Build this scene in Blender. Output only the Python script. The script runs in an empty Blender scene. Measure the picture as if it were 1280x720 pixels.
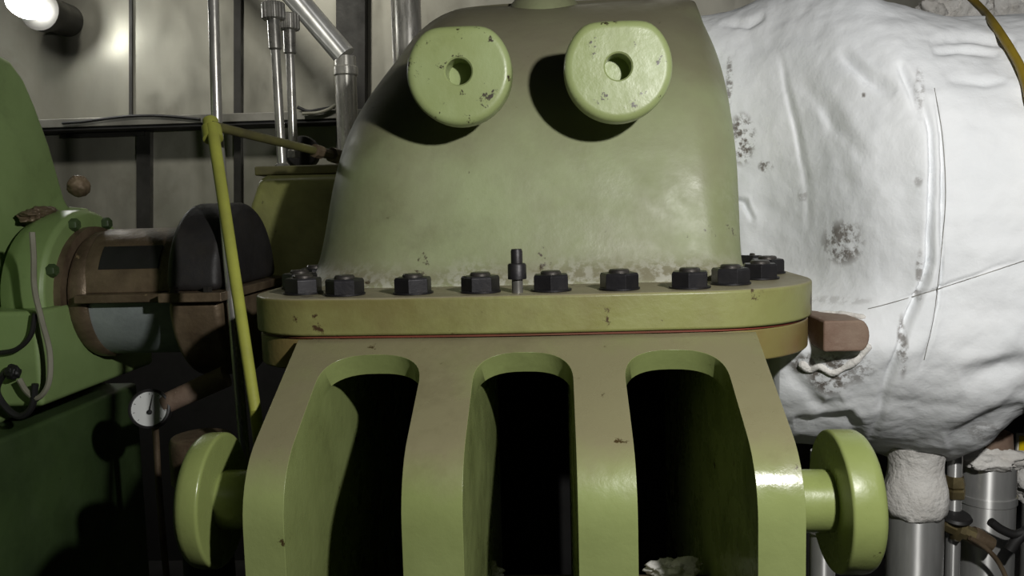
import bpy, bmesh, math, random
from mathutils import Vector, Matrix, noise
random.seed(7)
R = math.radians
sc = bpy.context.scene
COL = sc.collection

# ------------------------------------------------------------------ camera
F = 1050.0
PITCH, ROLL = R(5.5), R(1.5)
YAW = R(3.2)
CAM = Vector((.085, 0, 1.6))
RZ = Matrix.Rotation(YAW, 3, 'Z')
FW = RZ @ Vector((0, math.cos(PITCH), -math.sin(PITCH)))
U0 = RZ @ Vector((0, math.sin(PITCH), math.cos(PITCH)))
R0 = RZ @ Vector((1, 0, 0))
RT = R0*math.cos(ROLL) - U0*math.sin(ROLL)
UP = U0*math.cos(ROLL) + R0*math.sin(ROLL)
cd = bpy.data.cameras.new('camera')
cam = bpy.data.objects.new('camera', cd)
COL.objects.link(cam)
cd.sensor_width = 36
cd.lens = 36*F/1280
cd.clip_start = .05
cam.matrix_world = Matrix.Translation(CAM) @ Matrix((RT, UP, -FW)).transposed().to_4x4()
sc.camera = cam

def ray(px, py):
    return (FW*F + RT*(px-640) + UP*(360-py)).normalized()
def at(px, py, Y):                      # point at world depth Y
    d = ray(px, py); return CAM + d*(Y/d.y)
def atz(px, py, z):
    d = ray(px, py); return CAM + d*((z-CAM.z)/d.z)
def atx(px, py, x):
    d = ray(px, py); return CAM + d*(x/d.x)
def pix(p):
    v = Vector(p)-CAM; k = v.dot(FW)
    return 640+F*v.dot(RT)/k, 360-F*v.dot(UP)/k

# ------------------------------------------------------------------ mesh builder
class MB:
    def __init__(s): s.v=[]; s.f=[]; s.attr=None
    def add(s, vs, fs):
        b=len(s.v); s.v += [Vector(v) for v in vs]; s.f += [tuple(i+b for i in f) for f in fs]
    def box(s, a, b, M=None):
        x0,y0,z0=a; x1,y1,z1=b
        vs=[Vector(p) for p in ((x0,y0,z0),(x1,y0,z0),(x1,y1,z0),(x0,y1,z0),(x0,y0,z1),(x1,y0,z1),(x1,y1,z1),(x0,y1,z1))]
        if M: vs=[M@v for v in vs]
        s.add(vs,[(0,3,2,1),(4,5,6,7),(0,1,5,4),(1,2,6,5),(2,3,7,6),(3,0,4,7)])
        return s
    def rings(s, rs, closed=True, cap=True, loop=False):
        n=len(rs[0]); vs=[p for r in rs for p in r]; fs=[]
        m=len(rs)
        for i in range(m if loop else m-1):
            for j in range(n if closed else n-1):
                a=i*n+j; b=i*n+(j+1)%n; i2=(i+1)%m
                fs.append((a,b,i2*n+(j+1)%n,i2*n+j))
        if cap and not loop:
            fs.append(tuple(range(n))[::-1]); fs.append(tuple((m-1)*n+j for j in range(n)))
        s.add(vs,fs); return s
    def lathe(s, prof, o, ax, seg=40, cap=True, loop=False, a0=0, a1=None, ref=None):
        o=Vector(o); ax=Vector(ax).normalized()
        u=Vector(ref) if ref else (Vector((0,0,1)) if abs(ax.z)<.9 else Vector((1,0,0)))
        u=(u-ax*u.dot(ax)).normalized(); w=ax.cross(u)
        full = a1 is None
        rs=[]
        for r,h in prof:
            ring=[]
            for k in range(seg if full else seg+1):
                t = 2*math.pi*k/seg if full else a0+(a1-a0)*k/seg
                ring.append(o+ax*h+(u*math.cos(t)+w*math.sin(t))*r)
            rs.append(ring)
        s.rings(rs, closed=True, cap=cap, loop=loop); return s
    def tube(s, path, r, seg=16, cap=True):
        path=[Vector(p) for p in path]; n=len(path); rs=[]; u=None
        for i,p in enumerate(path):
            t=((path[i]-path[i-1]).normalized() if i>0 else Vector()) + ((path[i+1]-path[i]).normalized() if i<n-1 else Vector())
            t.normalize()
            if u is None:
                u=Vector((0,0,1)) if abs(t.z)<.9 else Vector((1,0,0))
            u=(u-t*u.dot(t)).normalized(); w=t.cross(u)
            rr = r[i] if isinstance(r,(list,tuple)) else r
            c=1.0
            if 0<i<n-1:
                cosa=(path[i]-path[i-1]).normalized().dot((path[i+1]-path[i]).normalized())
                c=1/max(.55,math.sqrt(max(.05,(1+cosa)/2))) if n<6 else 1.0
            rs.append([p+(u*math.cos(2*math.pi*k/seg)+w*math.sin(2*math.pi*k/seg))*rr for k in range(seg)])
        s.rings(rs,cap=cap); return s
    def prism(s, poly, z0, z1):
        s.rings([[Vector((x,y,z0)) for x,y in poly],[Vector((x,y,z1)) for x,y in poly]]); return s
    def build(s, name, mat, parent=None, bevel=0, seg=3, angle=35, smooth=True, weld=False, flip=True):
        me=bpy.data.meshes.new(name)
        bm=bmesh.new()
        vs=[bm.verts.new(v) for v in s.v]
        for f in s.f:
            try: bm.faces.new([vs[i] for i in f])
            except ValueError: pass
        if weld: bmesh.ops.remove_doubles(bm, verts=bm.verts, dist=1e-5)
        if flip: bmesh.ops.recalc_face_normals(bm, faces=bm.faces)
        bm.to_mesh(me); bm.free()
        if smooth:
            me.polygons.foreach_set('use_smooth',[True]*len(me.polygons))
            me.set_sharp_from_angle(angle=R(angle))
        if s.attr and not weld:
            at_=me.attributes.new('stain','FLOAT','POINT'); at_.data.foreach_set('value', s.attr)
        me.materials.append(mat)
        o=bpy.data.objects.new(name,me); COL.objects.link(o)
        if parent:
            o.parent=parent
            o.matrix_parent_inverse = Matrix.Translation(-parent.location)
        if bevel:
            b=o.modifiers.new('bevel','BEVEL'); b.width=bevel; b.segments=seg; b.limit_method='ANGLE'; b.angle_limit=R(angle); b.harden_normals=True
        return o

def arc(c, r, a0, a1, n=10):
    return [(c[0]+r*math.cos(R(a0+(a1-a0)*k/n)), c[1]+r*math.sin(R(a0+(a1-a0)*k/n))) for k in range(n+1)]
def smooth_path(pts, n=8):
    pts=[Vector(p) for p in pts]; out=[]
    P=[pts[0]*2-pts[1]]+pts+[pts[-1]*2-pts[-2]]
    for i in range(1,len(P)-2):
        for k in range(n):
            t=k/n; a,b,c,d=P[i-1],P[i],P[i+1],P[i+2]
            out.append(.5*((2*b)+(c-a)*t+(2*a-5*b+4*c-d)*t*t+(3*b-a-3*c+d)*t**3))
    out.append(pts[-1]); return out
def interp(x, xs, ys):
    if x<=xs[0]: return ys[0]
    for i in range(len(xs)-1):
        if x<=xs[i+1]:
            t=(x-xs[i])/(xs[i+1]-xs[i]); return ys[i]+(ys[i+1]-ys[i])*t
    return ys[-1]
def sinterp(x, xs, ys):                 # monotone-ish smooth interpolation
    n=len(xs)
    if x<=xs[0]: return ys[0]
    if x>=xs[-1]: return ys[-1]
    m=[]
    for i in range(n):
        if i==0: m.append((ys[1]-ys[0])/(xs[1]-xs[0]))
        elif i==n-1: m.append((ys[-1]-ys[-2])/(xs[-1]-xs[-2]))
        else: m.append(.5*((ys[i]-ys[i-1])/(xs[i]-xs[i-1])+(ys[i+1]-ys[i])/(xs[i+1]-xs[i])))
    for i in range(n-1):
        if x<=xs[i+1]:
            h=xs[i+1]-xs[i]; t=(x-xs[i])/h
            return (2*t**3-3*t*t+1)*ys[i]+(t**3-2*t*t+t)*h*m[i]+(-2*t**3+3*t*t)*ys[i+1]+(t**3-t*t)*h*m[i+1]

def lump(c, r, seed, amp=.35, n=28, squash=(1,1,1), freq=2.2):
    m=MB(); rs=[]
    for i in range(1,n):
        th=math.pi*i/n; ring=[]
        for j in range(n*2):
            ph=math.pi*j/n
            d=Vector((math.sin(th)*math.cos(ph),math.sin(th)*math.sin(ph),math.cos(th)))
            k=1+amp*noise.noise(d*freq+Vector((seed,seed*2.3,0)))+amp*.5*noise.noise(d*freq*3+Vector((seed,0,0)))
            ring.append(Vector(c)+Vector((d.x*r*k*squash[0],d.y*r*k*squash[1],d.z*r*k*squash[2])))
        rs.append(ring)
    m.rings(rs); return m
def tag(o, label, cat, group=None):
    o['label']=label; o['category']=cat
    if group: o['group']=group
    return o
def thing(name, loc, label, cat, group=None):
    o=bpy.data.objects.new(name,None); o.location=loc; o.empty_display_size=.05
    COL.objects.link(o); return tag(o,label,cat,group)
def copy_tree(o, parent=None):
    c=o.copy(); COL.objects.link(c)
    if parent: c.parent=parent
    for ch in list(o.children): copy_tree(ch,c)
    return c

# ------------------------------------------------------------------ materials
def s2l(c):
    return tuple(((v/255)/12.92 if v/255<=.04045 else ((v/255+.055)/1.055)**2.4) for v in c)+(1,)
def mat(name, base, second=None, chip=None, chip_amt=.0, scale=4, rough=.5, metal=0, bump=.1, bscale=40, rvar=.15,
        streak=None, dust=None, dust_z=None, stain=None, spec=.5, chip_scale=14, brushed=False):
    m=bpy.data.materials.new(name); m.use_nodes=True
    nt=m.node_tree; N=nt.nodes; L=nt.links
    b=N['Principled BSDF']; b.inputs['Metallic'].default_value=metal
    b.inputs['Specular IOR Level'].default_value=spec
    if brushed:                         # sheet rolled along the pipe: highlights stretch along its length
        tg=N.new('ShaderNodeTangent'); tg.direction_type='RADIAL'; tg.axis='Z'; L.new(tg.outputs[0],b.inputs['Tangent'])
        b.inputs['Anisotropic'].default_value=.92; b.inputs['Anisotropic Rotation'].default_value=.25
    tc=N.new('ShaderNodeTexCoord'); co=tc.outputs['Object']
    if streak:
        mp=N.new('ShaderNodeMapping'); mp.inputs['Scale'].default_value=streak; L.new(co,mp.inputs[0]); co2=mp.outputs[0]
    else: co2=co
    def nz(sc_, det=5, c=co, r=.6):
        n=N.new('ShaderNodeTexNoise'); n.inputs['Scale'].default_value=sc_; n.inputs['Detail'].default_value=det; n.inputs['Roughness'].default_value=r
        L.new(c,n.inputs['Vector']); return n.outputs['Fac']
    def ramp(f,a,b_):
        r=N.new('ShaderNodeMapRange'); r.inputs[1].default_value=a; r.inputs[2].default_value=b_; L.new(f,r.inputs[0]); return r.outputs[0]
    def mix(f,a,c):
        x=N.new('ShaderNodeMix'); x.data_type='RGBA'
        if isinstance(f,float): x.inputs[0].default_value=f
        else: L.new(f,x.inputs[0])
        if isinstance(a,tuple): x.inputs[6].default_value=a
        else: L.new(a,x.inputs[6])
        if isinstance(c,tuple): x.inputs[7].default_value=c
        else: L.new(c,x.inputs[7])
        return x.outputs[2]
    def math_(op,a,c):
        x=N.new('ShaderNodeMath'); x.operation=op
        for i,q in enumerate((a,c)):
            if isinstance(q,(int,float)): x.inputs[i].default_value=q
            else: L.new(q,x.inputs[i])
        return x.outputs[0]
    c=s2l(base)
    if second: c=mix(ramp(nz(scale,6,co2),.38,.66),c,s2l(second))
    if dust:                            # settled dust, thicker on surfaces that face up
        g=N.new('ShaderNodeNewGeometry'); sx=N.new('ShaderNodeSeparateXYZ'); L.new(g.outputs['Normal'],sx.inputs[0])
        f=ramp(math_('ADD',sx.outputs[2],math_('MULTIPLY',math_('SUBTRACT',nz(5,6),.5),.9)),dust_z[0],dust_z[1])
        c=mix(math_('MULTIPLY',f,.8),c,s2l(dust))
    if chip:
        f=ramp(nz(chip_scale,8,co,.7),.72-chip_amt,.75-chip_amt)
        c=mix(f,c,s2l(chip))
        f2=ramp(nz(3.1,7,co,.75),.55,.85)
        c=mix(math_('MULTIPLY',f2,.45),c,s2l(chip))
    if stain:
        a=N.new('ShaderNodeAttribute'); a.attribute_name='stain'
        f=math_('MULTIPLY',a.outputs['Fac'],ramp(nz(55,5,co,.65),.44,.56))
        c=mix(f,c,s2l(stain))
    if isinstance(c,tuple): b.inputs['Base Color'].default_value=c
    else: L.new(c,b.inputs['Base Color'])
    r=N.new('ShaderNodeMapRange'); r.inputs[3].default_value=max(.03,rough-rvar); r.inputs[4].default_value=min(1,rough+rvar)
    r.inputs[1].default_value=.3; r.inputs[2].default_value=.7
    L.new(nz(9,5,co2),r.inputs[0]); L.new(r.outputs[0],b.inputs['Roughness'])
    if bump:
        bp=N.new('ShaderNodeBump'); bp.inputs['Strength'].default_value=bump; bp.inputs['Distance'].default_value=.01
        L.new(nz(bscale,5),bp.inputs['Height']); L.new(bp.outputs[0],b.inputs['Normal'])
    return m
def emit(name, col, s):
    m=bpy.data.materials.new(name); m.use_nodes=True; b=m.node_tree.nodes['Principled BSDF']
    b.inputs['Base Color'].default_value=s2l(col); b.inputs['Emission Color'].default_value=s2l(col); b.inputs['Emission Strength'].default_value=s
    return m

GREEN=(134,144,94); G2=(126,136,84)
M={}
M['cover']=mat('cover_paint',(152,162,120),(134,140,102),chip=(70,60,42),chip_amt=.075,scale=4,rough=.5,bump=.12,bscale=30,dust=(128,120,102),dust_z=(.12,.75),stain=(196,196,184))
M['flange']=mat('flange_paint',(136,138,84),(118,112,66),chip=(66,48,28),chip_amt=.09,scale=5,rough=.5,bump=.15,bscale=35,dust=(150,142,118),dust_z=(.5,.9))
M['flange_lower']=mat('lower_flange_paint',(128,118,70),(120,96,60),chip=(70,45,30),chip_amt=.09,scale=5,rough=.5,bump=.15,dust=(150,142,118),dust_z=(.5,.9))
M['rib']=mat('ribbed_casing_paint',(140,151,96),(126,136,84),chip=(66,54,32),chip_amt=.07,scale=3.5,rough=.29,bump=.12,bscale=26,dust=(128,119,96),dust_z=(.40,.85))
M['lug']=mat('trunnion_paint',(150,163,112),(142,153,100),chip=(54,46,32),chip_amt=.10,scale=6,rough=.38,bump=.12,bscale=30,chip_scale=30)
M['lug2']=mat('side_trunnion_paint',(136,147,88),(127,138,80),chip=(60,50,30),chip_amt=.06,scale=5,rough=.32,bump=.1,bscale=26)
M['bolt']=mat('blackened_steel',(48,47,49),(32,31,34),chip=(100,94,88),chip_amt=.05,scale=12,rough=.42,metal=.5,bump=.1)
M['bolt_top']=mat('worn_steel',(92,88,84),(60,58,56),scale=20,rough=.45,metal=.7,bump=.1)
M['steel']=mat('bright_steel',(180,178,172),(140,138,132),scale=14,rough=.3,metal=.7,bump=.04)
M['shade_black']=mat('unlit_black',(20,19,17),(14,13,12),rough=.9,bump=.1)  # near-black standing for shade: inside the slots and low on the wall
M['gasket']=mat('red_sealant',(76,60,38),(132,50,34),scale=1.3,rough=.7,bump=.1)
M['rust']=mat('rusty_steel',(140,122,106),(108,82,68),chip=(150,136,118),chip_amt=.10,scale=7,rough=.8,bump=.4,bscale=30)
M['jacket']=mat('white_insulation_cloth',(232,234,236),(220,223,226),scale=3,rough=.85,bump=.35,bscale=22,stain=(112,106,100),rvar=.05)
M['wool']=mat('torn_insulation_wool',(226,224,220),(204,200,194),scale=9,rough=.95,bump=.8,bscale=45,rvar=.05)
M['clad']=mat('aluminium_cladding',(216,216,214),(188,188,186),scale=6,rough=.42,metal=.68,brushed=True,rvar=.06,bump=.01,bscale=18,streak=(4,4,.7))
M['chrome']=mat('polished_steel_tube',(196,194,188),(160,158,150),scale=8,rough=.3,metal=.65,bump=.03,streak=(6,6,1))
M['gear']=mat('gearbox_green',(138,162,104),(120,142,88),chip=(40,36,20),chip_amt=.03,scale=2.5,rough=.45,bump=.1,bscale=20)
M['gear_shaded']=mat('shaded_gear_green',(70,90,52),(50,66,38),chip=(28,26,16),chip_amt=.04,scale=3,rough=.5,bump=.1,bscale=20)  # darker gearbox green, with the shade around the pedestal put into the colour
M['brown']=mat('oily_rusted_steel',(128,112,90),(74,60,46),chip=(150,130,100),chip_amt=.07,scale=6,rough=.5,metal=.3,bump=.25)
M['grey']=mat('grey_blue_paint',(152,160,158),(128,136,136),chip=(40,34,28),chip_amt=.04,scale=6,rough=.5,bump=.15)
M['drum']=mat('black_oily_drum',(44,42,42),(32,30,32),chip=(70,62,50),chip_amt=.02,scale=6,rough=.6,bump=.15)
M['bear']=mat('bearing_housing_paint',(136,138,82),(104,104,62),chip=(48,42,28),chip_amt=.06,scale=5,rough=.5,bump=.15)
M['yel']=mat('yellow_green_pipe_paint',(160,164,74),(140,142,64),chip=(90,84,40),chip_amt=.03,scale=9,rough=.42,bump=.08)
M['olive']=mat('olive_pipe_paint',(98,96,54),(74,70,44),chip=(40,36,24),chip_amt=.05,scale=9,rough=.5,bump=.1)
M['wall']=mat('dull_sheet_metal',(164,162,150),(136,134,122),chip=(96,86,70),chip_amt=.0,scale=1.6,rough=.42,metal=.55,bump=.04,bscale=4,rvar=.12,streak=(1,1,.5))
M['trim']=mat('dark_steel_trim',(62,61,58),(48,47,45),scale=5,rough=.5,metal=.5,bump=.05)
M['rail']=mat('galvanised_tray',(150,148,140),(126,124,116),scale=5,rough=.45,metal=.6,bump=.05)
M['floor']=mat('dark_oily_concrete',(40,38,36),(28,27,26),scale=3,rough=.7,bump=.2)
M['black']=mat('black_rubber',(22,22,22),(32,30,30),scale=8,rough=.6,bump=.05)
M['cable']=mat('grey_cable_sheath',(150,148,132),(126,124,108),scale=10,rough=.5,bump=.03)
M['hose']=mat('yellow_brown_hose',(136,116,36),(116,96,30),scale=10,rough=.5,bump=.05)
M['dial']=mat('dial_face',(226,228,226),rough=.5,bump=0)
M['sign']=mat('yellow_sign',(236,206,20),rough=.5,bump=0)
M['white']=mat('white_board',(222,220,214),rough=.6,bump=0)
M['lamp']=emit('lamp_globe',(255,255,250),60)
M['dent']=mat('dull_brass',(130,118,84),(96,86,60),scale=14,rough=.45,metal=.7,bump=.1)

# ------------------------------------------------------------------ setting
def struct(o): o['kind']='structure'; return o
WY=3.7                                   # back wall of the hall
struct(MB().box((-5.5,-1.2,-.1),(5.5,WY+.1,0)).build('floor',M['floor']))
struct(MB().box((-5.5,WY,0),(5.5,WY+.1,4.5)).build('wall_back',M['wall']))

# ------------------------------------------------------------------ casing cover (upper half)
ZF=1.44                                  # top of joint flange
XL,XR,YFR,YBK=at(330,366,1.70).x,at(1005,360,1.80).x,1.53,2.75
cover=thing('upper_turbine_casing',(.05,2.1,1.375),'large olive green domed turbine casing cover with two round trunnions and a bolted flange','machine casing')
def flange_outline(g=0, yfr=YFR, xr=XR, xl=XL):
    xl,xr,yf,yb=xl-g,xr+g,yfr-g,YBK+g
    p=[]
    p+=arc((xl+.15,yf+.15),.15,180,270,14)
    p+=[(x,yf-.012*math.sin(math.pi*(x-xl-.15)/(xr-xl-.4))) for x in [xl+.15+(xr-xl-.4)*k/12 for k in range(1,12)]]
    p+=arc((xr-.25,yf+.25),.25,270,360,18)
    p+=arc((xr-.06,yb-.06),.06,0,90,5)
    p+=arc((xl+.06,yb-.06),.06,90,180,5)
    return p
MB().prism(flange_outline(),1.369,ZF).build('flange',M['flange'],cover,bevel=.006,angle=50)

# dome lofted through rounded plan sections
silL=[(400,352),(410,300),(416,250),(432,180),(452,135),(474,100),(496,66),(516,42),(538,26),(566,13)]
silR=[(916,352),(917,300),(917,250),(914,190),(909,150),(903,110),(893,66),(885,42),(877,24),(867,14)]
zl=[]; xl_=[]; zr=[]; xr_=[]
for i,p in enumerate(silL): q=at(p[0],p[1],[2.0,2.0,2.0,2.02,2.04,2.07,2.10,2.13,2.17,2.22][i]); zl.append(q.z); xl_.append(q.x)
for i,p in enumerate(silR): q=at(p[0],p[1],[1.90,1.91,1.92,1.95,1.98,2.02,2.08,2.12,2.18,2.26][i]); zr.append(q.z); xr_.append(q.x)
ZT=2.13
zz=[1.40,1.44,1.465,1.50,1.56,1.62,1.68,1.74,1.79,1.83,1.87,1.91,1.95,1.985,2.015,2.045,2.07,2.09,2.105,2.115]
fy_z=[1.44,1.50,1.60,1.70,1.80,1.87,1.94,2.00,2.05,2.09,2.115]
fy_y=[1.735,1.755,1.775,1.795,1.83,1.87,1.925,1.985,2.05,2.13,2.22]
by_y=[2.60,2.58,2.56,2.54,2.50,2.46,2.42,2.38,2.34,2.30,2.27]
def front_y(z): return sinterp(z,fy_z,fy_y)
dome=MB(); rs=[]
NS=96
for z in zz:
    zq=max(z,1.44)
    a=sinterp(zq,zl,xl_); b=sinterp(zq,zr,xr_)
    f=front_y(zq); bk=sinterp(zq,fy_z,by_y)
    if z<1.47: e=(1.47-max(z,1.44))**2/.03**2*.022; a-=e; b+=e*.6; f-=e
    h=(bk-f)/2
    rl=min(h*.98,.24-.05*(zq-1.44)); rr=min(h*.98,.085+.10*(zq-1.44))
    rl=max(rl,.03); rr=max(rr,.03)
    ring=[]
    ring+=arc((a+rl,f+rl),rl,180,270,16)
    x0,x1=a+rl,b-rr
    ring+=[(x0+(x1-x0)*k/20, f) for k in range(1,20)]
    ring+=arc((b-rr,f+rr),rr,270,360,16)
    ring+=[(b,f+rr+(bk-f-2*rr)*k/4) for k in range(1,4)]
    ring+=arc((b-rr,bk-rr),rr,0,90,10)
    ring+=[(x1+(x0-x1)*k/20, bk) for k in range(1,20)]
    ring+=arc((a+rl,bk-rl),rl,90,180,10)
    ring+=[(a,bk-rl-(bk-f-2*rl)*k/4) for k in range(1,4)]
    rs.append([Vector((x,y,z)) for x,y in ring])
# cap rows
top=rs[-1]; cx=sum(p.x for p in top)/len(top); cy=sum(p.y for p in top)/len(top)
for k,(s_,dz) in enumerate(((.8,.006),(.5,.010),(.2,.012))):
    rs.append([Vector((cx+(p.x-cx)*s_,cy+(p.y-cy)*s_,p.z+dz)) for p in top])
dome.rings(rs)
# white filler and scuffs along the foot of the dome and at the right-hand corner
dome.attr=[]
for v in dome.v:
    n=noise.noise(Vector((v.x*7,v.y*7,v.z*9)))
    s_=max(0,1-(v.z-1.45)/.05)*max(0,.45+.9*n) if v.z>1.44 else .6
    if v.x>.40 and v.z<1.66: s_=max(s_,max(0,.3+n)*min(1,(v.x-.40)/.1)*(1-(v.z-1.44)/.25))
    dome.attr.append(max(0,min(1,s_)))
od=dome.build('shell',M['cover'],cover,angle=60)
sb=od.modifiers.new('sub','SUBSURF'); sb.levels=1; sb.render_levels=2
# neck on the crown
nk=at(680,8,2.2)
MB().lathe([(.10,-.05),(.085,-.01),(.07,.008),(.062,.03),(.06,.07),(.06,.22),(.0595,.23)],(nk.x,2.2,2.12),(0,0,1),32).build('neck',M['cover'],cover,bevel=.003)
MB().lathe([(.062,.22),(.10,.22),(.10,.25),(.0,.25)],(nk.x,2.2,2.12),(0,0,1),32,cap=False).build('neck_flange',M['cover'],cover,bevel=.003,weld=True)

# round trunnions: disc with a flat on top and a bored hole, on a short stub
def trunnion_disc(r, t, flat, hole, seg=56, ch=.012):
    """disc about +Z: face at z=0, back at z=t (local), flat at local +Y"""
    m=MB(); rs=[]
    def ring(rad,z,fl=True):
        o=[]
        for k in range(seg):
            a=2*math.pi*k/seg; x,y=rad*math.cos(a),rad*math.sin(a)
            if fl and flat:
                k_=.006; fz=flat-(r-rad); y=-k_*math.log(math.exp(-y/k_)+math.exp(-fz/k_))
            o.append(Vector((x,y,z)))
        return o
    if hole:
        rs+= [ring(.001,.15,False),ring(hole,.15,False),ring(hole,.003,False),ring(hole+.003,0,False)]
    else: rs+=[ring(.001,0,False)]
    rs+=[ring(r-ch-.003,0),ring(r-ch,0)]
    for k in range(1,5):
        a=R(90*k/4); rs.append(ring(r-ch+ch*math.sin(a),ch-ch*math.cos(a)))
    rs+=[ring(r-.3*ch*(1-math.cos(R(22.5*k))),t-ch*.3*(1-math.sin(R(22.5*k)))) for k in range(5)]+[ring(r-.3*ch-.003,t),ring(.002,t,False)]
    m.rings(rs); return m
YD=1.655
for (px,py,rpx) in ((573,89,65.5),(773,83,66.5)):
    c=at(px,py,YD)
    m=trunnion_disc(rpx*YD/F,.058,.0885,.0255,ch=.014)
    Mx=Matrix.Translation(c)@Matrix(((1,0,0),(0,0,1),(0,1,0))).to_4x4()
    m.v=[Mx@v for v in m.v]
    t=m.build('trunnion',M['lug'],cover,angle=30)
    MB().lathe([(.05,.05),(.05,.30),(.027,.30),(.027,.05)],c,(0,1,0),36,loop=True).build('trunnion_stub',M['cover'],t)

# nuts around the joint
def nut_mesh(a):
    m=MB(); r=.0370; rs=[]
    for (k,z) in ((1,0),(1,.027),(.93,.031),(.60,.031),(.57,.030)):
        rs.append([Vector((r*k*math.cos(R(60*i)+a),r*k*math.sin(R(60*i)+a),z)) for i in range(6)])
    m.rings(rs); return m
proto=None
nuts=[(372,370),(432,372),(517,373),(601,368),(689,364),(774,362),(862,361),(913,356),(939,349),(956,337)]
pos=[]
for p in nuts[:7]:
    q=atz(p[0],p[1],ZF); pos.append((at(p[0],p[1],1.59).x,1.588))
pos+= [(XR-.185,1.645),(XR-.105,1.745),(XR-.058,1.875),(XR-.05,2.03)]
pos[0]=(XL+.105,1.63)
pos+= [(XL+.058,1.76),(XL+.048,1.91),(XL+.048,2.07)]
for i,(x,y) in enumerate(pos):
    a=[.5,.2,.45,.15,.5,.75,.3,.65,.35,.5,.2,.35,.6,.1][i]
    if proto is None:
        n=nut_mesh(0).build('flange_nut',M['bolt'],cover,bevel=.0015,seg=2,angle=25)
        MB().lathe([(.039,.0),(.039,.003),(.02,.003)],(0,0,0),(0,0,1),28).build('washer',M['bolt'],n)
        MB().lathe([(.0195,.028),(.0195,.035),(.017,.0375),(.001,.0375)],(0,0,.0),(0,0,1),22).build('stud_end',M['bolt_top'],n)
        for ch in n.children: ch.matrix_parent_inverse=Matrix.Identity(4)
        n.matrix_parent_inverse=Matrix.Identity(4)
        proto=n; o=n
    else: o=copy_tree(proto,cover)
    o.location=Vector((x,y,ZF+.001))-cover.location; o.rotation_euler=(0,0,a*1.0472)
q=atz(646,368,ZF)
gp=MB().lathe([(.013,.026),(.0175,.026),(.0175,.052),(.0155,.055),(.011,.056),(.011,.078),(.0095,.082),(.001,.082)],(q.x,q.y+.03,ZF),(0,0,1),20,cap=False).build('guide_pin',M['bolt'],cover)
MB().lathe([(.0105,0),(.0105,.03)],(q.x,q.y+.03,ZF),(0,0,1),20).build('pin_shank',M['steel'],gp)

# ------------------------------------------------------------------ casing base (lower half)
base=thing('lower_turbine_casing',(.02,1.9,0),'olive green lower turbine casing with three tall arched slots below the bolted flange','machine casing')
MB().prism(flange_outline(0,YFR+.012,XR-.004,XL+.002),1.303,1.3645).build('flange',M['flange_lower'],base,bevel=.005,angle=50)
MB().prism(flange_outline(-.007),1.3645,1.369).build('gasket',M['gasket'],base)
# profile of the front: gentle slope, then a rounded bend to the vertical
P=[(1.532,1.363)]
ang=R(27)
for k in range(1,13):
    d=.275*k/12; P.append((1.532-d*math.cos(ang),1.363-d*math.sin(ang)))
c0=P[-1]; rad=.13
cc=(c0[0]+rad*math.sin(ang),c0[1]-rad*math.cos(ang))
for k in range(1,19):
    a=R(90)+ang+(R(90)-ang)*k/18
    P.append((cc[0]+rad*math.cos(a),cc[1]+rad*math.sin(a)))
yl=P[-1][0]
for z in (1.05,.98,.9,.8,.7,.6,.4,.2,0.0): P.append((yl+.0*z,z))
S=[0]
for i in range(1,len(P)): S.append(S[-1]+math.dist(P[i],P[i-1]))
def prof(s):
    y=interp(s,S,[p[0] for p in P]); z=interp(s,S,[p[1] for p in P])
    e=.012
    y0,z0=interp(s-e,S,[p[0] for p in P]),interp(s-e,S,[p[1] for p in P])
    y1,z1=interp(s+e,S,[p[0] for p in P]),interp(s+e,S,[p[1] for p in P])
    t=Vector((y1-y0,z1-z0)).normalized()
    n=Vector((-t.y,t.x))                # points into the casing
    if n.x<0 and n.y>0: n=-n
    if n.dot(Vector((1,-.6)))<0: n=-n
    return Vector((y,z)),n
edge=[at(x,660,1.20).x for x in (298,350,499,577,723,799,951,1012)]
EL,ER=edge[0],edge[7]
slots=[(edge[1],edge[2]),(edge[3],edge[4]),(edge[5],edge[6])]
s_top=.050; arch=.085; s_bot=S[-1]-.55
svals=[0,.015,.03,.045]
for k in range(0,13):
    svals.append(s_top+arch*(1-math.cos(R(90)*k/12)))
s=svals[-1]+.02
while s<S[-1]-.001:
    svals.append(s); s+=.022 if s<.62 else .12
svals.append(S[-1])
def halfw(s,W):
    if s<=s_top: return 0
    if s>=s_top+arch: return W/2
    u=1-(s-s_top)/arch
    return W/2*(1-u**2.6)**(1/2.6)
TH=.044
YB=1.80
mb=MB()
ribs=[]
mids=[(a+b)/2 for a,b in slots]
for k in range(4):
    rows=[]
    for s in svals:
        if k==0: L_=EL
        else: a,b=slots[k-1]; L_=mids[k-1]+halfw(s,b-a)
        if k==3: R_=ER
        else: a,b=slots[k]; R_=mids[k]-halfw(s,b-a)
        p,n=prof(s)
        q=p+n*TH
        w=R_-L_
        f=max(0,min(1,(s-s_top)/(arch)))
        yb=max(YB,q.x+.02)
        if k==0: tl,tr=0,0
        elif k==3: tl,tr=0,0
        else: tl,tr=-.006*f,-.010*f; yb+=.05
        yb = 2.3 if k in (0,3) else yb
        row=[]
        nx=6
        for i in range(nx+1): row.append(Vector((L_+w*i/nx,p.x,p.y)))
        for (x,y,z) in ((R_,q.x,q.y),(R_-tr,yb,q.y),(L_+tl,yb,q.y),(L_,q.x,q.y)): row.append(Vector((x,y,z)))
        rows.append(row)
    n=len(rows[0]); fs=[]; vs=[v for r in rows for v in r]
    for i in range(len(rows)-1):
        inner = svals[i+1]<=s_top+1e-6
        for j in range(n):
            j2=(j+1)%n
            right = j in (6,7); left = j in (9,10)
            if inner and ((right and k<3) or (left and k>0)): continue
            fs.append((i*n+j,i*n+j2,(i+1)*n+j2,(i+1)*n+j))
    fs.append(tuple(range(n))); fs.append(tuple((len(rows)-1)*n+j for j in range(n)))
    mb.add(vs,fs)
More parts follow.
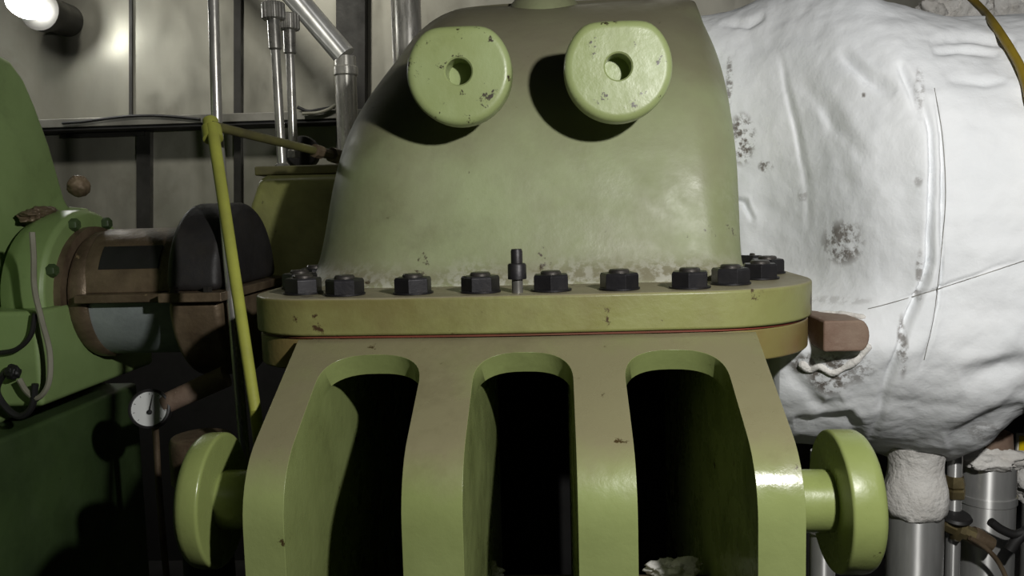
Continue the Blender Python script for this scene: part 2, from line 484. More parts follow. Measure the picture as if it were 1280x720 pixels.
body=mb.build('ribbed_frame',M['rib'],base,weld=True,bevel=.011,seg=3,angle=48)
# added black sheet far behind the slots, standing for their unlit inside
MB().box((EL,2.3,0),(ER,2.36,1.32)).build('dark_backing',M['shade_black'],base)
# side trunnions
tz=at(640,627,1.35).z; ty=1.345
XO={1:at(1110,620,1.25).x,-1:at(207,620,1.25).x}
for side in (1,-1):
    tk=.056 if side>0 else .044; ty=1.345 if side>0 else 1.37
    m=trunnion_disc(.114,tk,None,None,ch=.018)
    xin=XO[side]-tk*side
    xw=ER-.01 if side>0 else EL+.01
    Mx=Matrix.Translation((xin+tk*side,ty,tz))@Matrix(((0,0,-side),(1,0,0),(0,1,0))).to_4x4()
    m.v=[Mx@v for v in m.v]
    t=m.build('side_trunnion',M['lug2'],base,angle=30)
    MB().lathe([(.052,0),(.05,.02),(.05,abs(xin-xw)+.01)],(xw,ty,tz),(side,0,0),36).build('trunnion_stub',M['lug2'],t)
# inner tie bar with pale scraps of lagging lying on it
MB().tube([(EL+.02,1.62,.80),(ER-.02,1.62,.80)],.06,24).build('tie_bar',M['brown'],base)
for (px,py,r_,lab) in ((842,716,.036,'pale scrap of lagging at the bottom of the right hand slot'),(594,722,.034,'pale scrap of lagging at the bottom of the middle slot')):
    c=at(px,py,1.62); c.z=.855+r_*.55
    tag(lump(c,r_,px*.01,amp=.55,freq=1.8,squash=(1.3,1,.6)).build('lagging_scrap',M['wool'],None,angle=80),lab,'insulation')

# ------------------------------------------------------------------ insulated barrel on the right
YC=2.22
def jr(x, th):
    """radius pair of the jacket"""
    hi=sinterp(x,[.48,.56,.62,.70,.80,.95,1.2,1.6,2.2],[.20,.25,.31,.43,.53,.57,.585,.585,.585])
    lo=sinterp(x,[.48,.56,.62,.70,.80,.95,1.2,1.6,2.2],[.50,.53,.555,.57,.58,.585,.585,.585,.585])
    k=max(0,min(1,(-math.sin(th)-.12)/.3)); k=k*k*(3-2*k)
    return hi+(lo-hi)*k
def jz(x):
    top=sinterp(x,[.48,.56,.66,.74,.85,1.0,1.25,1.6,2.2],[2.06,2.075,2.115,2.115,2.065,2.03,2.02,2.02,2.02])
    bot=sinterp(x,[.48,.60,.70,.80,.92,1.0,1.1,1.25,1.45,2.2],[1.0,.99,.985,.975,.945,.955,1.04,1.075,1.09,1.09])
    return top,bot
def jbase(x, th):
    ry=jr(x,th); t,b=jz(x); zc=(t+b)/2; rz=(t-b)/2
    c,s_=math.cos(th),math.sin(th)
    e=.88
    cy=math.copysign(abs(c)**e,c); sz=math.copysign(abs(s_)**e,s_)
    xx=x
    k=max(0,1-(x-.48)/.25)
    z=zc+rz*sz
    if k>0: xx=x+k*(-.11*(z-1.44))+.045*k-.03*k*max(0,z-1.75)/.3
    return Vector((xx,YC-ry*cy,z))
creases=[ # pixel polylines: width px, depth m (negative = groove)
 ([(972,60),(985,110),(1003,170),(1012,235),(1012,290)],5,-.010),
 ([(1003,90),(1035,130),(1062,165),(1085,200)],12,-.012),
 ([(1050,60),(1085,92),(1122,112)],9,-.018),
 ([(1035,110),(1055,190),(1068,255)],14,-.008),
 ([(1128,75),(1140,110),(1152,150)],7,-.016),
 ([(1150,110),(1163,160),(1168,240),(1160,330),(1140,390),(1120,450),(1090,545)],5,-.020),
 ([(1120,60),(1150,130),(1160,180),(1175,300),(1160,400),(1130,500),(1120,560)],22,.012),
 ([(1165,100),(1178,170),(1182,250),(1172,380),(1150,460)],3,-.008),
 ([(990,520),(1020,520),(1060,515),(1080,545)],10,-.015),
 ([(1160,45),(1210,40),(1270,50)],8,-.014),
 ([(1165,58),(1200,55),(1250,62)],6,-.012),
 ([(1180,95),(1230,98),(1260,92)],7,-.010),
 ([(1200,470),(1250,455),(1280,440)],16,-.02),
 ([(1180,545),(1230,525),(1280,505)],14,-.022),
 ([(915,245),(935,250),(945,275)],4,-.012),
 ([(900,30),(935,27),(955,18)],5,-.012),
 ([(930,380),(1000,385),(1080,380)],10,-.008),
 ([(1095,385),(1140,368),(1280,325)],3,-.006),
 ([(985,455),(1010,480),(1030,500),(1050,490)],10,-.012),
]
stains=[((928,172),16,30,1),((912,100),4,30,.8),((1053,303),24,26,.9),((958,207),9,7,.9),((1003,243),6,10,.5),((1080,118),3,3,.9),((1148,345),5,30,.7),((1126,430),6,35,.8),((1035,465),26,24,1),((1150,110),6,28,.5),((1145,225),5,10,.5),((1000,200),3,3,.6),((1060,460),30,18,.7),((1010,455),24,14,.9),((1240,545),30,10,.5),((1045,375),45,5,.3)]
def segd(p,a,b):
    ax,ay=a; bx,by=b; dx,dy=bx-ax,by-ay; t=max(0,min(1,((p[0]-ax)*dx+(p[1]-ay)*dy)/(dx*dx+dy*dy+1e-9)))
    return math.hypot(p[0]-ax-dx*t,p[1]-ay-dy*t)
def segp(p,a,b,i,n):
    ax,ay=a; dx,dy=b[0]-ax,b[1]-ay; t=((p[0]-ax)*dx+(p[1]-ay)*dy)/(dx*dx+dy*dy+1e-9); tc=max(0,min(1,t))
    ex,ey=p[0]-ax-dx*tc,p[1]-ay-dy*tc
    return math.hypot(ex,ey),(i+tc)/n,(1 if dx*ey-dy*ex>0 else -1)
jm=MB(); NX,NT=290,480
big=[(min(p[0] for p in pl)-3*w,max(p[0] for p in pl)+3*w,min(p[1] for p in pl)-3*w,max(p[1] for p in pl)+3*w) for pl,w,d_ in creases]
rs=[]; jm.attr=[]
for i in range(NX+1):
    x=.48+.68*i/260 if i<=260 else 1.16+.6*(i-260)/30
    ring=[]
    for j in range(NT):
        # denser on the side that faces the hall
        u=j/NT
        th=2*math.pi*u-math.pi
        th=th-.5*math.sin(th)
        p=jbase(x,th)
        d=0.0; st=0.0
        nrm=Vector((0,-math.cos(th),math.sin(th)))
        d+=.014*noise.noise(p*3.1)+.006*noise.noise(p*7.3+Vector((3,1,7)))+.0042*noise.noise(p*17)+.0016*noise.noise(p*41)
        q3=Vector((p.x*6,p.y*6,p.z*26))
        d+=.0030*noise.noise(q3)
        if math.cos(th)>-.2:
            px=pix(p)
            for (pl,w,dep),bb in zip(creases,big):
                if not (bb[0]<px[0]<bb[1] and bb[2]<px[1]<bb[3]): continue
                qx=(px[0]+5*noise.noise(p*9),px[1]+5*noise.noise(p*9+Vector((5,5,5))))
                dd,t_,sg=min((segp(qx,pl[a],pl[a+1],a,len(pl)-1) for a in range(len(pl)-1)),key=lambda z_:z_[0])
                if dd<3*w:
                    u_=dd/w; tp=math.sin(math.pi*min(1,max(0,t_)))**.6 if 0<t_<1 else 0
                    tp*=.65+.7*abs(noise.noise(p*5+Vector((9,2,1))))
                    d+=dep*tp*(.75*math.exp(-u_*u_)+1.1*sg*u_*math.exp(-u_*u_))
            for c,rx,ry_,am in stains:
                k=((px[0]-c[0])/rx)**2+((px[1]-c[1])/ry_)**2
                if k<2: st=max(st,am*max(0,min(1,1.6-1.1*k)))
        ring.append(p+nrm*d); jm.attr.append(st)
    rs.append(ring)
jm.rings(rs)
barrel=thing('insulated_steam_chest',(1.2,2.2,.98),'bulky barrel wrapped in wrinkled white insulation cloth right of the green casing','insulation')
jm.build('insulation_jacket',M['jacket'],barrel,angle=80)
from mathutils.bvhtree import BVHTree
BV=BVHTree.FromPolygons([tuple(v) for v in jm.v],[f for f in jm.f if len(f)<9])
def jhit(px,py,off=0):
    d=ray(px,py); h=BV.ray_cast(CAM,d)
    return (h[0] if h[0] is not None else CAM+d*2.0)-d*off
MB().tube(smooth_path([jhit(1085+195*k/16,386-60*(k/16)**1.1,.0005) for k in range(17)],2),.0009,8).build('binding_wire',M['steel'],barrel)
MB().tube([jhit(p.x,p.y,.0002) for p in smooth_path([(x,y,0) for x,y in ((1168,110),(1178,170),(1182,240),(1178,300),(1168,390),(1155,450))],8)],.0008,8).build('binding_wire',M['steel'],barrel)

# torn lip and rusty lug that pokes out of the cloth
def ribbon(pts, w, r, seed, name, m, parent):
    path=smooth_path(pts,7); rr=[r*(1+.5*noise.noise(p*40+Vector((seed,0,0)))) for p in path]; rr[0]*=.4; rr[-1]*=.4
    return MB().tube(path,rr,12).build(name,m,parent,angle=80)
ribbon([jhit(x,y,.0) for x,y in ((1000,452),(1012,462),(1025,458),(1040,466),(1058,458),(1075,446),(1087,430))],0,.0075,3,'torn_edge',M['wool'],barrel)
ribbon([jhit(x,y,.0) for x,y in ((1006,396),(1030,392),(1055,393),(1082,397))],0,.006,5,'torn_edge',M['wool'],barrel)
lp0=at(1004,419,1.72); lp1=at(1070,417,1.66)
lugm=MB()
yl0=1.655
a=at(985,402,yl0); b=at(1088,400,yl0); c=at(985,441,yl0)
za,zb=a.z,c.z
xa,xb=.60,b.x
rr=(za-zb)/2
poly=[(xa,zb),(xb-rr*.6,zb)]+[(xb-rr*.6+rr*.6*math.cos(R(t)),(za+zb)/2+rr*math.sin(R(t))) for t in range(-80,81,16)]+[(xb-rr*.6,za),(xa,za)]
lugm.rings([[Vector((x,yl0,z)) for x,z in poly],[Vector((x,1.93,z)) for x,z in poly]])
# keep lug clear of the flange end (starts just beyond it)
tag(lugm.build('casing_lug',M['rust'],None,bevel=.005,angle=50),'rusty brown steel lug poking out of a torn hole in the white insulation','steel lug')

# ------------------------------------------------------------------ lower right pipes
def ppipe(px0,px1,pytop,Y,zb,name,label,mat_,cat='pipe'):
    a=at(px0,pytop,Y); b=at(px1,pytop,Y); cx=(a.x+b.x)/2; r=(b.x-a.x)/2; return cx,r,a.z
cx,r,zt=ppipe(1110,1178,636,1.94,0,'','',None)
t=thing('clad_pipe',(cx,1.94,0),'vertical pipe in shiny aluminium cladding with a white wrapped top beside the right side trunnion','pipe')
MB().lathe([(r,0),(r,zt-.004),(r-.004,zt),(r*.8,zt)],(cx,1.94,0),(0,0,1),48).build('cladding',M['clad'],t)
rs=[]
for k in range(13):
    z=zt-.01+(1.02-zt+.02)*k/12; ring=[]
    for j in range(48):
        a=2*math.pi*j/48
        rr_=r*(1.05+.10*math.sin(k*.55)) *(1+.06*noise.noise(Vector((math.cos(a)*2,math.sin(a)*2,z*18))))
        ring.append(Vector((cx+rr_*math.cos(a),1.94+rr_*math.sin(a),z+.006*noise.noise(Vector((a*3,k,0))))))
    rs.append(ring)
MB().rings(rs).build('wrapping',M['wool'],t,angle=80)
cx,r,zt=ppipe(1200,1268,574,2.04,0,'','',None)
t=thing('clad_pipe',(cx,2.04,0),'vertical pipe in tall aluminium cladding under the white barrel near the yellow sign','pipe')
MB().lathe([(r,0),(r,.86),(r+.003,.862),(r+.003,.88),(r,.882),(r,zt),(r*.7,zt)],(cx,2.04,0),(0,0,1),48).build('cladding',M['clad'],t)
MB().lathe([(r*.86,zt-.01),(r*.9,zt+.01),(r*.82,1.03)],(cx,2.04,0),(0,0,1),40).build('pipe_stub',M['rust'],t)
lump((cx-.01,2.04-r*.62,zt+.012),.075,4,squash=(1.1,.5,.35)).build('lagging',M['wool'],t,angle=80)
cx2=at(1192,640,1.955).x
t=thing('impulse_tube',(cx2,1.955,0),'slim steel tube with a fitting standing between the two aluminium clad pipes','tube')
MB().tube([(cx2,1.955,0),(cx2,1.955,1.01)],.0165,20).build('tube',M['clad'],t)
f=at(1193,612,1.955)
MB().lathe([(.019,-.02),(.026,-.016),(.026,.0),(.021,.004),(.026,.01),(.022,.03),(.019,.034)],(cx2,1.955,f.z),(0,0,1),6).build('fitting',M['dent'],t)
c=at(1028,690,1.75)
t=thing('slim_steel_pipe',(c.x,1.75,0),'slim bare steel pipe standing behind the right side trunnion','pipe')
MB().tube([(c.x,1.75,0),(c.x,1.75,1.075)],.026,24).build('tube',M['clad'],t)
MB().lathe([(.027,0),(.033,.002),(.033,.03),(.027,.032)],(c.x,1.75,.90),(0,0,1),24).build('coupling',M['steel'],t)
# small valve with stem and cable
c=at(1195,660,1.93)
t=thing('needle_valve',c,'small brass valve with a dark handle in front of the tall aluminium clad pipe','valve')
MB().lathe([(.012,-.035),(.02,-.03),(.02,-.005),(.03,0),(.03,.012),(.018,.016),(.018,.04)],c,(.75,-.1,-.35),8).build('body',M['dent'],t)
MB().lathe([(.03,0),(.034,.006),(.03,.012),(.01,.014)],c+Vector((0,-.0,.02)),(0,-.2,1),20).build('handle',M['black'],t)
e=c+Vector((.055,0,-.025))
MB().lathe([(.02,0),(.022,.01),(.018,.05),(.008,.055)],e-Vector((.02,0,-.01)),(.8,-.05,-.45),16).build('gland',M['brown'],t)
tag(MB().tube(smooth_path([at(1212,672,1.9),at(1232,685,1.9),at(1250,706,1.9),at(1262,740,1.9),at(1266,800,1.9),Vector((at(1266,800,1.9).x,1.9,0))],8),.0055,10).build('thermocouple_lead',M['brown']),'thin brown lead curving down from the small brass valve','cable')
tag(MB().tube(smooth_path([at(1238,652,1.9),at(1252,662,1.9),at(1268,668,1.9),at(1282,664,1.9),at(1300,655,1.9)],8),.010,12).build('pinch_lever',M['black']),'short black lever with a bent end in front of the tall clad pipe','lever')
tag(MB().tube(smooth_path([at(1262,688,1.9),at(1270,676,1.9),at(1285,662,1.9),at(1310,640,1.9)],6),.012,12).build('rubber_grip',M['black']),'black rubber grip below the short black lever at the right edge','handle')
# sign
a=at(1272,544,2.2); b=at(1330,566,2.2)
sg=MB().box((a.x,2.2,b.z-.01),(b.x,2.208,a.z+.004)).build('warning_sign',M['white'])
tag(sg,'small white board with a yellow panel under the barrel at the right edge','sign')
MB().box((a.x+.004,2.196,b.z),(b.x-.004,2.2005,a.z-.002)).build('yellow_panel',M['sign'],sg)
lm=thing('lagged_pipe',(at(1300,592,2.25).x,2.25,0),'pipe with loose white lagging below the yellow sign at the right edge','pipe')
MB().tube([(lm.location.x,2.25,0),(lm.location.x,2.25,.98)],.04,24).build('pipe',M['clad'],lm)
lump(at(1297,592,2.24),.085,9,squash=(.7,.6,1)).build('lagging',M['wool'],lm,angle=80)
# yellow hose over the barrel
hp=[at(1150,-330,2.2),at(1165,-150,2.2),at(1186,-40,2.22),at(1205,-12,2.2)]+[jhit(x,y+(30 if y<24 else 0),.018) if y>=24 else at(x,y,2.1) for x,y in ((1228,12),(1240,27),(1252,44),(1267,68),(1277,88),(1287,125),(1296,180),(1304,240),(1310,300))]
tag(MB().tube(smooth_path(hp,8),.0085,12).build('yellow_hose',M['hose']),'yellow brown hose hanging over the white barrel at top right','hose')
# lagged pipe behind the barrel
lgp=thing('lagged_pipe',(1.2,2.75,2.06),'pipe with crumpled white lagging behind the top edge of the white barrel','pipe')
MB().tube([(.7,2.75,2.07),(2.4,2.75,2.07)],.07,24).build('pipe',M['clad'],lgp)
for k in (0,1): MB().tube([((.9,2.1)[k],2.75,2.07),((.9,2.1)[k],2.75,0)],.04,20).build('support',M['trim'],lgp)
for i,(px,py,r_) in enumerate(((1172,14,.055),(1205,12,.07),(1262,12,.09),(1072,8,.07))):
    lump(at(px,py,2.75),r_,i*3.7+1,amp=.45,freq=2.2,squash=(1.1,1,1)).build('lagging',M['wool'] if i<3 else M['grey'],lgp,angle=80)

# ------------------------------------------------------------------ gearbox and shaft line on the left
gx=-1.29
gear=thing('gearbox',(-1.6,2.1,0),'bright green gearbox with a round end flange at the left edge','gearbox')
end=[(1.45,1.10),(1.45,2.0),(2.02,2.02),(2.11,2.005),(2.16,1.965),(2.20,1.90),(2.25,1.80),(2.30,1.66),(2.32,1.635),(2.42,1.63),(2.46,1.60),(2.46,1.10)]
MB().rings([[Vector((-2.3,y,z)) for y,z in end],[Vector((gx,y,z)) for y,z in end]]).build('housing',M['gear'],gear,bevel=.018,angle=40)
MB().box((-2.3,1.86,1.165),(-1.12,2.40,1.39)).build('lower_housing',M['gear'],gear,bevel=.012)
MB().lathe([(.145,-.06),(.20,-.05),(.215,-.02),(.222,.0),(.222,.06),(.212,.07),(.15,.07)],(-1.215,2.15,1.40),(1,0,0),56).build('end_flange',M['gear'],gear,bevel=.004)
MB().lathe([(.15,.0),(.178,.0),(.178,.018),(.15,.018)],(-1.145,2.15,1.40),(1,0,0),48,loop=True).build('seal_ring',M['brown'],gear)
for k in range(8):
    a=R(22.5+45*k)
    MB().lathe([(.016,0),(.016,.014),(.013,.018),(.001,.018)],(-1.145,2.15+.20*math.sin(a),1.40+.20*math.cos(a)),(1,0,0),6,cap=False).build('flange_bolt',M['gear_shaded'],gear)
lump((-1.25,2.30,1.69),.03,2,amp=.12).build('breather',M['brown'],gear)
lump((-1.24,2.10,1.61),.05,5,amp=.35,n=40,squash=(.8,1.2,.4),freq=1.5).build('oily_rag',M['brown'],gear)
ped=MB().box((-2.3,1.70,0),(-1.20,2.45,1.10)).build('pedestal',M['gear_shaded'],gear,bevel=.012)
MB().box((-2.25,1.675,.86),(-1.21,1.70,.90)).build('pedestal_rib',M['gear_shaded'],gear)
MB().box((-2.0,1.66,.94),(-1.22,1.69,1.06)).build('pedestal_door',M['gear'],gear,bevel=.008)
MB().lathe([(.02,-.03),(.02,0),(.012,.004),(.012,.02)],at(72,350,2.12),(1,-.3,0),12).build('plug',M['black'],gear)

sh=thing('shaft_cover',(-.98,2.15,1.39),'rusty split half round shaft cover with a dark slot between gearbox and black coupling drum','shaft cover')
def halfcyl(x0,x1,r,z0,up,c=(2.15,1.40),seg=28,thick=None):
    s_=1 if up else -1
    pts=[(c[0]-r*math.cos(math.pi*k/seg),c[1]+s_*r*math.sin(math.pi*k/seg)) for k in range(seg+1)]
    return MB().rings([[Vector((x0,y,z)) for y,z in pts],[Vector((x1,y,z)) for y,z in pts]])
halfcyl(-1.085,-.855,.155,0,True,(2.15,1.415)).build('upper_shell',M['brown'],sh,bevel=.004,angle=50)
MB().box((-1.085,1.955,1.395),(-.853,2.345,1.415)).build('split_flange',M['brown'],sh,bevel=.003)
# dark slot plate set on the upper shell
rs=[]
for x in (-1.045,-.895):
    ring=[]
    for rr_,a0,a1 in ((.1575,22,46),):
        for k in range(7): a=R(a0+(a1-a0)*k/6); ring.append(Vector((x,2.15-rr_*math.cos(a),1.415+rr_*math.sin(a))))
        for k in range(7): a=R(a1+(a0-a1)*k/6); ring.append(Vector((x,2.15-.15*math.cos(a),1.415+.15*math.sin(a))))
    rs.append(ring)
MB().rings(rs).build('inspection_slot',M['black'],sh)
MB().lathe([(.16,0),(.165,.01),(.165,.035),(.158,.045)],(-1.12,2.15,1.40),(1,0,0),40).build('collar',M['brown'],sh)
halfcyl(-1.085,-.86,.15,0,False,(2.15,1.392)).build('lower_shell',M['grey'],sh,bevel=.004,angle=50)
cp=thing('coupling_guard',(-.75,2.15,1.39),'dark coupling guard drum between the rusty shaft cover and the bearing housing','coupling guard')
halfcyl(-.85,-.72,.21,0,True,(2.15,1.42)).build('upper_drum',M['drum'],cp,bevel=.02,angle=50)
MB().box((-.852,1.905,1.398),(-.70,2.39,1.42)).build('split_flange',M['brown'],cp,bevel=.003)
halfcyl(-.845,-.72,.215,0,False,(2.15,1.398)).build('lower_drum',M['brown'],cp,bevel=.015,angle=50)
for i,(x,y) in enumerate(((-.82,1.925),(-.74,1.925))):
    MB().lathe([(.011,0),(.011,.012),(.001,.012)],(x,y,1.42),(0,0,1),6,cap=False).build('guard_bolt',M['bolt_top'],cp)

# bearing housing
bh=thing('bearing_housing',(-.62,2.5,1.2),'yellow green bearing housing in shade behind the dome, carrying two tall steel rods','bearing housing')
YBH=2.42
fr=[at(x,y,YBH) for x,y in ((297,352),(303,300),(312,256),(322,224),(332,219),(432,217),(440,352))]
pts=[(p.x,p.z) for p in fr]; pts[0]=(pts[0][0],1.2); pts[-1]=(pts[-1][0],1.2)
MB().rings([[Vector((x,YBH,z)) for x,z in pts],[Vector((x,2.85,z)) for x,z in pts]]).build('body',M['bear'],bh,bevel=.02,angle=30)
tp=at(372,213,2.5)
MB().box((tp.x-.11,2.44,tp.z-.015),(tp.x+.16,2.62,tp.z+.012)).build('top_pad',M['olive'],bh,bevel=.004)
q=at(318,350,2.35)
MB().box((q.x-.06,2.3,q.z-.03),(q.x+.05,2.43,q.z+.012)).build('foot_boss',M['bear'],bh,bevel=.01)
# rods with knurled caps
def rod(px0,py0,px1,py1,Y,r,lab,capr):
    a=at(px1,py1,Y); b=at(px0,py0,Y)
    t=thing('dipstick_rod',a,lab,'steel rod','steel rods on the bearing housing')
    d=(b-a); L_=d.length; d.normalize()
    MB().tube([a,b],r,20).build('stem',M['chrome'],t)
    MB().lathe([(r*1.02,L_*.72),(r*1.4,L_*.73),(r*1.4,L_*.93),(r*1.1,L_*.94)],a,d,20).build('sleeve',M['steel'],t)
    m=MB(); rs=[]
    for h,k in ((L_-.05,.85),(L_-.046,1),(L_-.004,1),(L_,.85)):
        ring=[]
        u=Vector((1,0,0)); w=d.cross(u).normalized(); u=w.cross(d)
        for j in range(64):
            an=2*math.pi*j/64; rr_=capr*k*(1+(.06 if (j//2)%2 else -.03))
            ring.append(a+d*h+(u*math.cos(an)+w*math.sin(an))*rr_)
        rs.append(ring)
    m.rings(rs).build('knurled_cap',M['steel'],t,angle=20)
    MB().lathe([(r*1.5,0),(r*1.5,.02),(r*1.1,.024)],a,d,6).build('gland_nut',M['steel'],t)
rod(341,3,353,214,2.47,.0135,'taller front steel rod with knurled cap on the bearing housing',.032)
rod(361,17,367,197,2.58,.0135,'shorter rear steel rod with knurled cap beside the round black knob',.030)
kn=at(371,190,2.60)
t=thing('hand_knob',kn,'round dark hand knob at the foot of the rear steel rod','knob')
MB().lathe([(.02,-.03),(.05,-.025),(.056,0),(.05,.025),(.02,.03)],kn+Vector((0,.06,0)),(.2,-1,.1),24).build('wheel',M['drum'],t,bevel=.006)
MB().lathe([(.018,-.1),(.018,.0),(.028,.004),(.028,.03)],kn+Vector((.0,.06,.0)),(0,0,1),16).build('spindle',M['rust'],t)

# ------------------------------------------------------------------ left pipes
YP=1.78
e=at(265,157,YP); bt=at(319,512,1.46)
t=thing('drain_pipe',(bt.x-.035,1.60,0),'bright yellow green slanting pipe with an elbow in front of the coupling guard','pipe')
MB().tube([(bt.x-.035,1.60,0),(bt.x-.035,1.60,.95),bt,e],[.0105,.0105,.0105,.0125],18).build('pipe',M['yel'],t)
MB().lathe([(.013,-.012),(.021,-.010),(.021,.02),(.0165,.024),(.0165,.04),(.012,.045)],e-Vector((0,0,.02)),(e-bt),20).build('elbow_fitting',M['yel'],t)
br=at(400,190,2.12)
MB().tube([e,e+(br-e)*.93],.0105,16).build('branch_pipe',M['olive'],t)
MB().lathe([(.010,0),(.017,.003),(.017,.03),(.013,.034),(.013,.07),(.02,.073),(.02,.10),(.010,.104)],e+(br-e)*.93,(br-e),8).build('union',M['brown'],t)
vt=at(255,-420,1.97); vb=at(271,152,1.95)
tag(MB().tube([(vb.x+.04,1.97,0),vb,vt],.0125,18).build('steel_conduit',M['chrome']),'straight polished steel tube rising above the yellow green elbow','tube')
# clad pipe with diagonal run
Y3=2.95
a=at(125,-290,Y3); b=at(427,66,Y3); c=at(432,190,Y3)
t=thing('clad_pipe',c,'aluminium clad pipe that slants down from the top and turns vertical behind the dome','pipe')
r_=.040
j=at(431,70,Y3)
MB().tube([a,j],r_,28).build('sloping_cladding',M['clad'],t)
MB().tube([j+Vector((0,0,-.002)),Vector((c.x,Y3,0))],r_*.93,28).build('upright_cladding',M['chrome'],t)
MB().lathe([(r_*.95,-.02),(r_*1.05,-.015),(r_*1.05,.01),(r_*.9,.015)],at(432,88,Y3),(0,0,1),28).build('band',M['chrome'],t)
c=at(509,0,Y3)
t=thing('clad_pipe',(c.x,Y3,0),'upright polished aluminium clad pipe close left of the dome crown','pipe')
MB().tube([(c.x,Y3,0),(c.x,Y3,2.75)],.046,28).build('cladding',M['chrome'],t)
MB().tube([(c.x-.058,Y3+.03,0),(c.x-.055,Y3+.03,2.75)],.008,12).build('tracer_tube',M['chrome'],t)
# wall trims, rail
def wall_strip(name,px0,px1,pyt,pyb,d,m,x_off=0):
    a=at((px0+px1)/2,pyt,WY-d); b=at((px0+px1)/2,pyb,WY-d)
    w=(px1-px0)/F*(WY-d)/2
    mb_=MB(); mb_.rings([[Vector((b.x-w,WY-d,b.z)),Vector((b.x+w,WY-d,b.z)),Vector((b.x+w,WY,b.z)),Vector((b.x-w,WY,b.z))],[Vector((a.x-w,WY-d,a.z)),Vector((a.x+w,WY-d,a.z)),Vector((a.x+w,WY,a.z)),Vector((a.x-w,WY,a.z))]])
    return struct(mb_.build(name,m))
wall_strip('trim_1',161,165,-60,146,.012,M['trim'])
wall_strip('trim_2',292,301,-60,330,.03,M['trim'])
wall_strip('trim_3',420,456,-60,330,.06,M['trim'])
wall_strip('trim_4',170,188,160,330,.03,M['trim'])
wall_strip('trim_5',818,824,-60,60,.02,M['trim'])
struct(MB().box((-5.5,WY-.012,0),(5.5,WY,1.33)).build('shade_panel',M['shade_black']))  # added black panel; paints the low wall as dark as its shade
a=at(60,160,3.5); b=at(425,148,3.5)
t=thing('cable_tray',(0,3.5,a.z),'long grey cable tray running along the metal wall behind the pipes','cable tray')
zt_=at(250,142,3.5).z; zb_=at(250,153,3.5).z
MB().box((-2.6,3.52,zb_),(-.60,3.7,zt_)).build('tray',M['rail'],t,bevel=.003)
MB().box((-2.6,3.53,zb_-.012),(-.60,3.7,zb_)).build('lip',M['black'],t)
a=at(75,159,3.66); b=at(180,169,3.66)
MB().box((a.x,3.66,b.z),(b.x,3.70,a.z-.012)).build('bracket',M['trim'],t)
def cable(pts,Y,r,m,name,lab,grp=None):
    return tag(MB().tube(smooth_path([at(x,y,Y) for x,y in pts],8),r,8).build(name,m),lab,'cable',grp)
cable([(78,154),(105,152),(135,148),(165,145),(205,145),(250,149)],3.51,.006,M['black'],'black_cable','thin black cable sagging along the front of the cable tray left of the yellow pipe')
cable([(372,134),(385,139),(400,137),(418,134)],3.51,.007,M['black'],'black_cable','black cable end looping at the cable tray beside the sloping clad pipe')
cable([(378,142),(396,141),(410,137),(420,131)],3.50,.007,M['cable'],'grey_cable','grey cable lying on the tray beside the sloping clad pipe')
# gauge
g=at(187,511,1.95)
t=thing('pressure_gauge',g,'round white dial pressure gauge with black needle in the dark below the shaft','gauge')
ax=(CAM-g).normalized(); ax=(ax+Vector((-.18,0,.05))).normalized()
MB().lathe([(.001,-.04),(.044,-.04),(.048,-.035),(.048,.006),(.042,.008),(.0415,0)],g,ax,40,cap=False).build('case',M['drum'],t,bevel=.001)
MB().lathe([(.0415,-.003),(.0415,.0),(.0005,.0)],g,ax,40,cap=False).build('dial',M['dial'],t)
u=Vector((0,0,1)); u=(u-ax*u.dot(ax)).normalized(); w=u.cross(ax)*1.0
if w.dot(RT)<0: w=-w
nd=(u*.97+w*.24)
MB().tube([g+ax*.004-nd*.006-u*.006,g+ax*.004+nd*.034],[.0022,.0007],8).build('needle',M['black'],t)
MB().lathe([(.006,0),(.006,.004),(.001,.005)],g-u*.008-nd*.0,ax,14).build('needle_hub',M['black'],t)
for k in range(9):
    a_=R(-135+270*k/8); dd=u*math.cos(a_)+w*math.sin(a_)
    MB().tube([g+ax*.0008+dd*.034,g+ax*.0008+dd*.038],.0006,6).build('scale_mark',M['black'],t)
MB().tube(smooth_path([g-ax*.03,g-ax*.06+Vector((0,0,-.05)),g-ax*.06+Vector((0,0,-.3)),Vector((g.x,g.y+.06,0))],8),.008,12).build('stem',M['brown'],t)
MB().tube([at(206,505,1.98),at(283,470,2.0)],[.025,.027],20).build('oil_pipe',M['rust'])
tag(bpy.data.objects['oil_pipe'],'short brown oil pipe slanting up from the pressure gauge','pipe')
# loose cables on the gearbox
cable([(40,290),(42,320),(43,360),(52,400),(62,440),(61,478),(48,497),(34,490),(24,474)],1.835,.0065,M['cable'],'grey_cable','pale grey cable hanging in a loop on the front of the green gearbox')
cable([(14,462),(3,470),(-4,490),(10,512),(26,520),(40,508),(44,480)],1.835,.008,M['black'],'black_hose','black hose hanging in a loop low on the green gearbox')
cable([(44,392),(38,420),(20,437),(-5,442)],1.845,.006,M['black'],'black_cable','black cable leading left off the grey loop on the gearbox')
lump(at(16,465,1.835),.017,3,amp=.2).build('cable_gland',M['black'])
tag(bpy.data.objects['cable_gland'],'small dark cable gland at the end of the grey cable loop','cable gland')
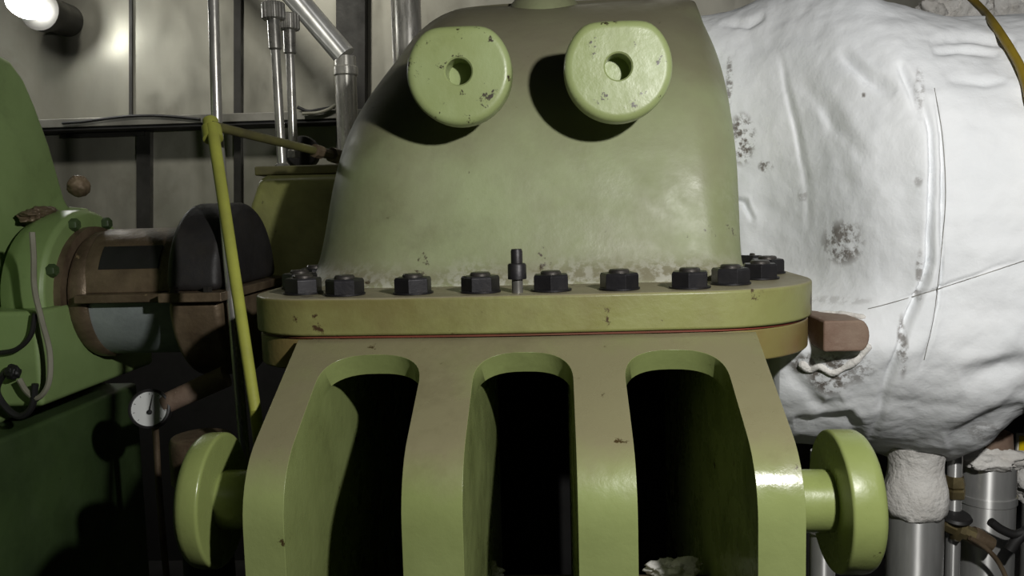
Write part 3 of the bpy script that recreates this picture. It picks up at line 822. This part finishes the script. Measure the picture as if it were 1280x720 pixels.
# grey collar behind the left trunnion
c=at(252,552,1.62)
t=thing('round_collar',c,'round metal collar showing above the left side trunnion','pipe collar')
MB().lathe([(.058,-.10),(.062,-.09),(.062,-.012),(.058,0),(.045,.004)],c+Vector((0,0,.012)),(0,0,1),36).build('collar',M['brown'],t,bevel=.003)
MB().tube([(c.x,c.y,0),(c.x,c.y,c.z-.08)],.05,28).build('pipe',M['drum'],t)
# lamp at upper left
lp=at(22,2,3.35)
t=thing('bulkhead_lamp',(lp.x,lp.y,lp.z),'glowing round wall lamp at the upper left corner','lamp')
MB().lathe([(.07,.35),(.07,.20),(.085,.18),(.085,.14),(.06,.13)],lp,(0,1,0),28).build('lamp_base',M['trim'],t)
m=MB(); rs=[]
for k in range(1,14):
    a=math.pi*k/14; rs.append([lp+Vector((.055*math.sin(a)*math.cos(2*math.pi*j/24),.10-.10*math.cos(a)-.05,.055*math.sin(a)*math.sin(2*math.pi*j/24))) for j in range(24)])
m.rings(rs).build('globe',M['lamp'],t)

# ------------------------------------------------------------------ lights
def light(kind,name,loc,power,size=.1,col=(1,1,1),rot=None,target=None,**k):
    l=bpy.data.lights.new(name,kind); l.energy=power; l.color=col
    if kind=='AREA': l.size=size
    else: l.shadow_soft_size=size
    for a_,v in k.items(): setattr(l,a_,v)
    o=bpy.data.objects.new(name,l); o.location=loc; COL.objects.link(o)
    if target is not None: o.rotation_euler=(Vector(target)-Vector(loc)).to_track_quat('-Z','Y').to_euler()
    return o
light('POINT','hand_lamp',(.65,.27,2.03),92,.03,(1,.985,.95))
light('SPOT','hall_lamp',(-1.4,.9,4.0),205,.2,(1,.97,.88),target=(-1.35,3.7,2.0),spot_size=R(58),spot_blend=1)
light('SPOT','wall_fill_right',(.6,2.3,4.3),95,.15,(1,.97,.92),target=(.6,3.75,2.5),spot_size=R(75),spot_blend=1)  # unseen spot added to brighten the right of the back wall
w=bpy.data.worlds.new('world'); sc.world=w; w.use_nodes=True
w.node_tree.nodes['Background'].inputs[0].default_value=(.8,.9,1,1)
w.node_tree.nodes['Background'].inputs[1].default_value=.004
vs=sc.view_settings
vs.view_transform='Standard'; vs.look='None'; vs.exposure=0; vs.gamma=1; vs.use_curve_mapping=False
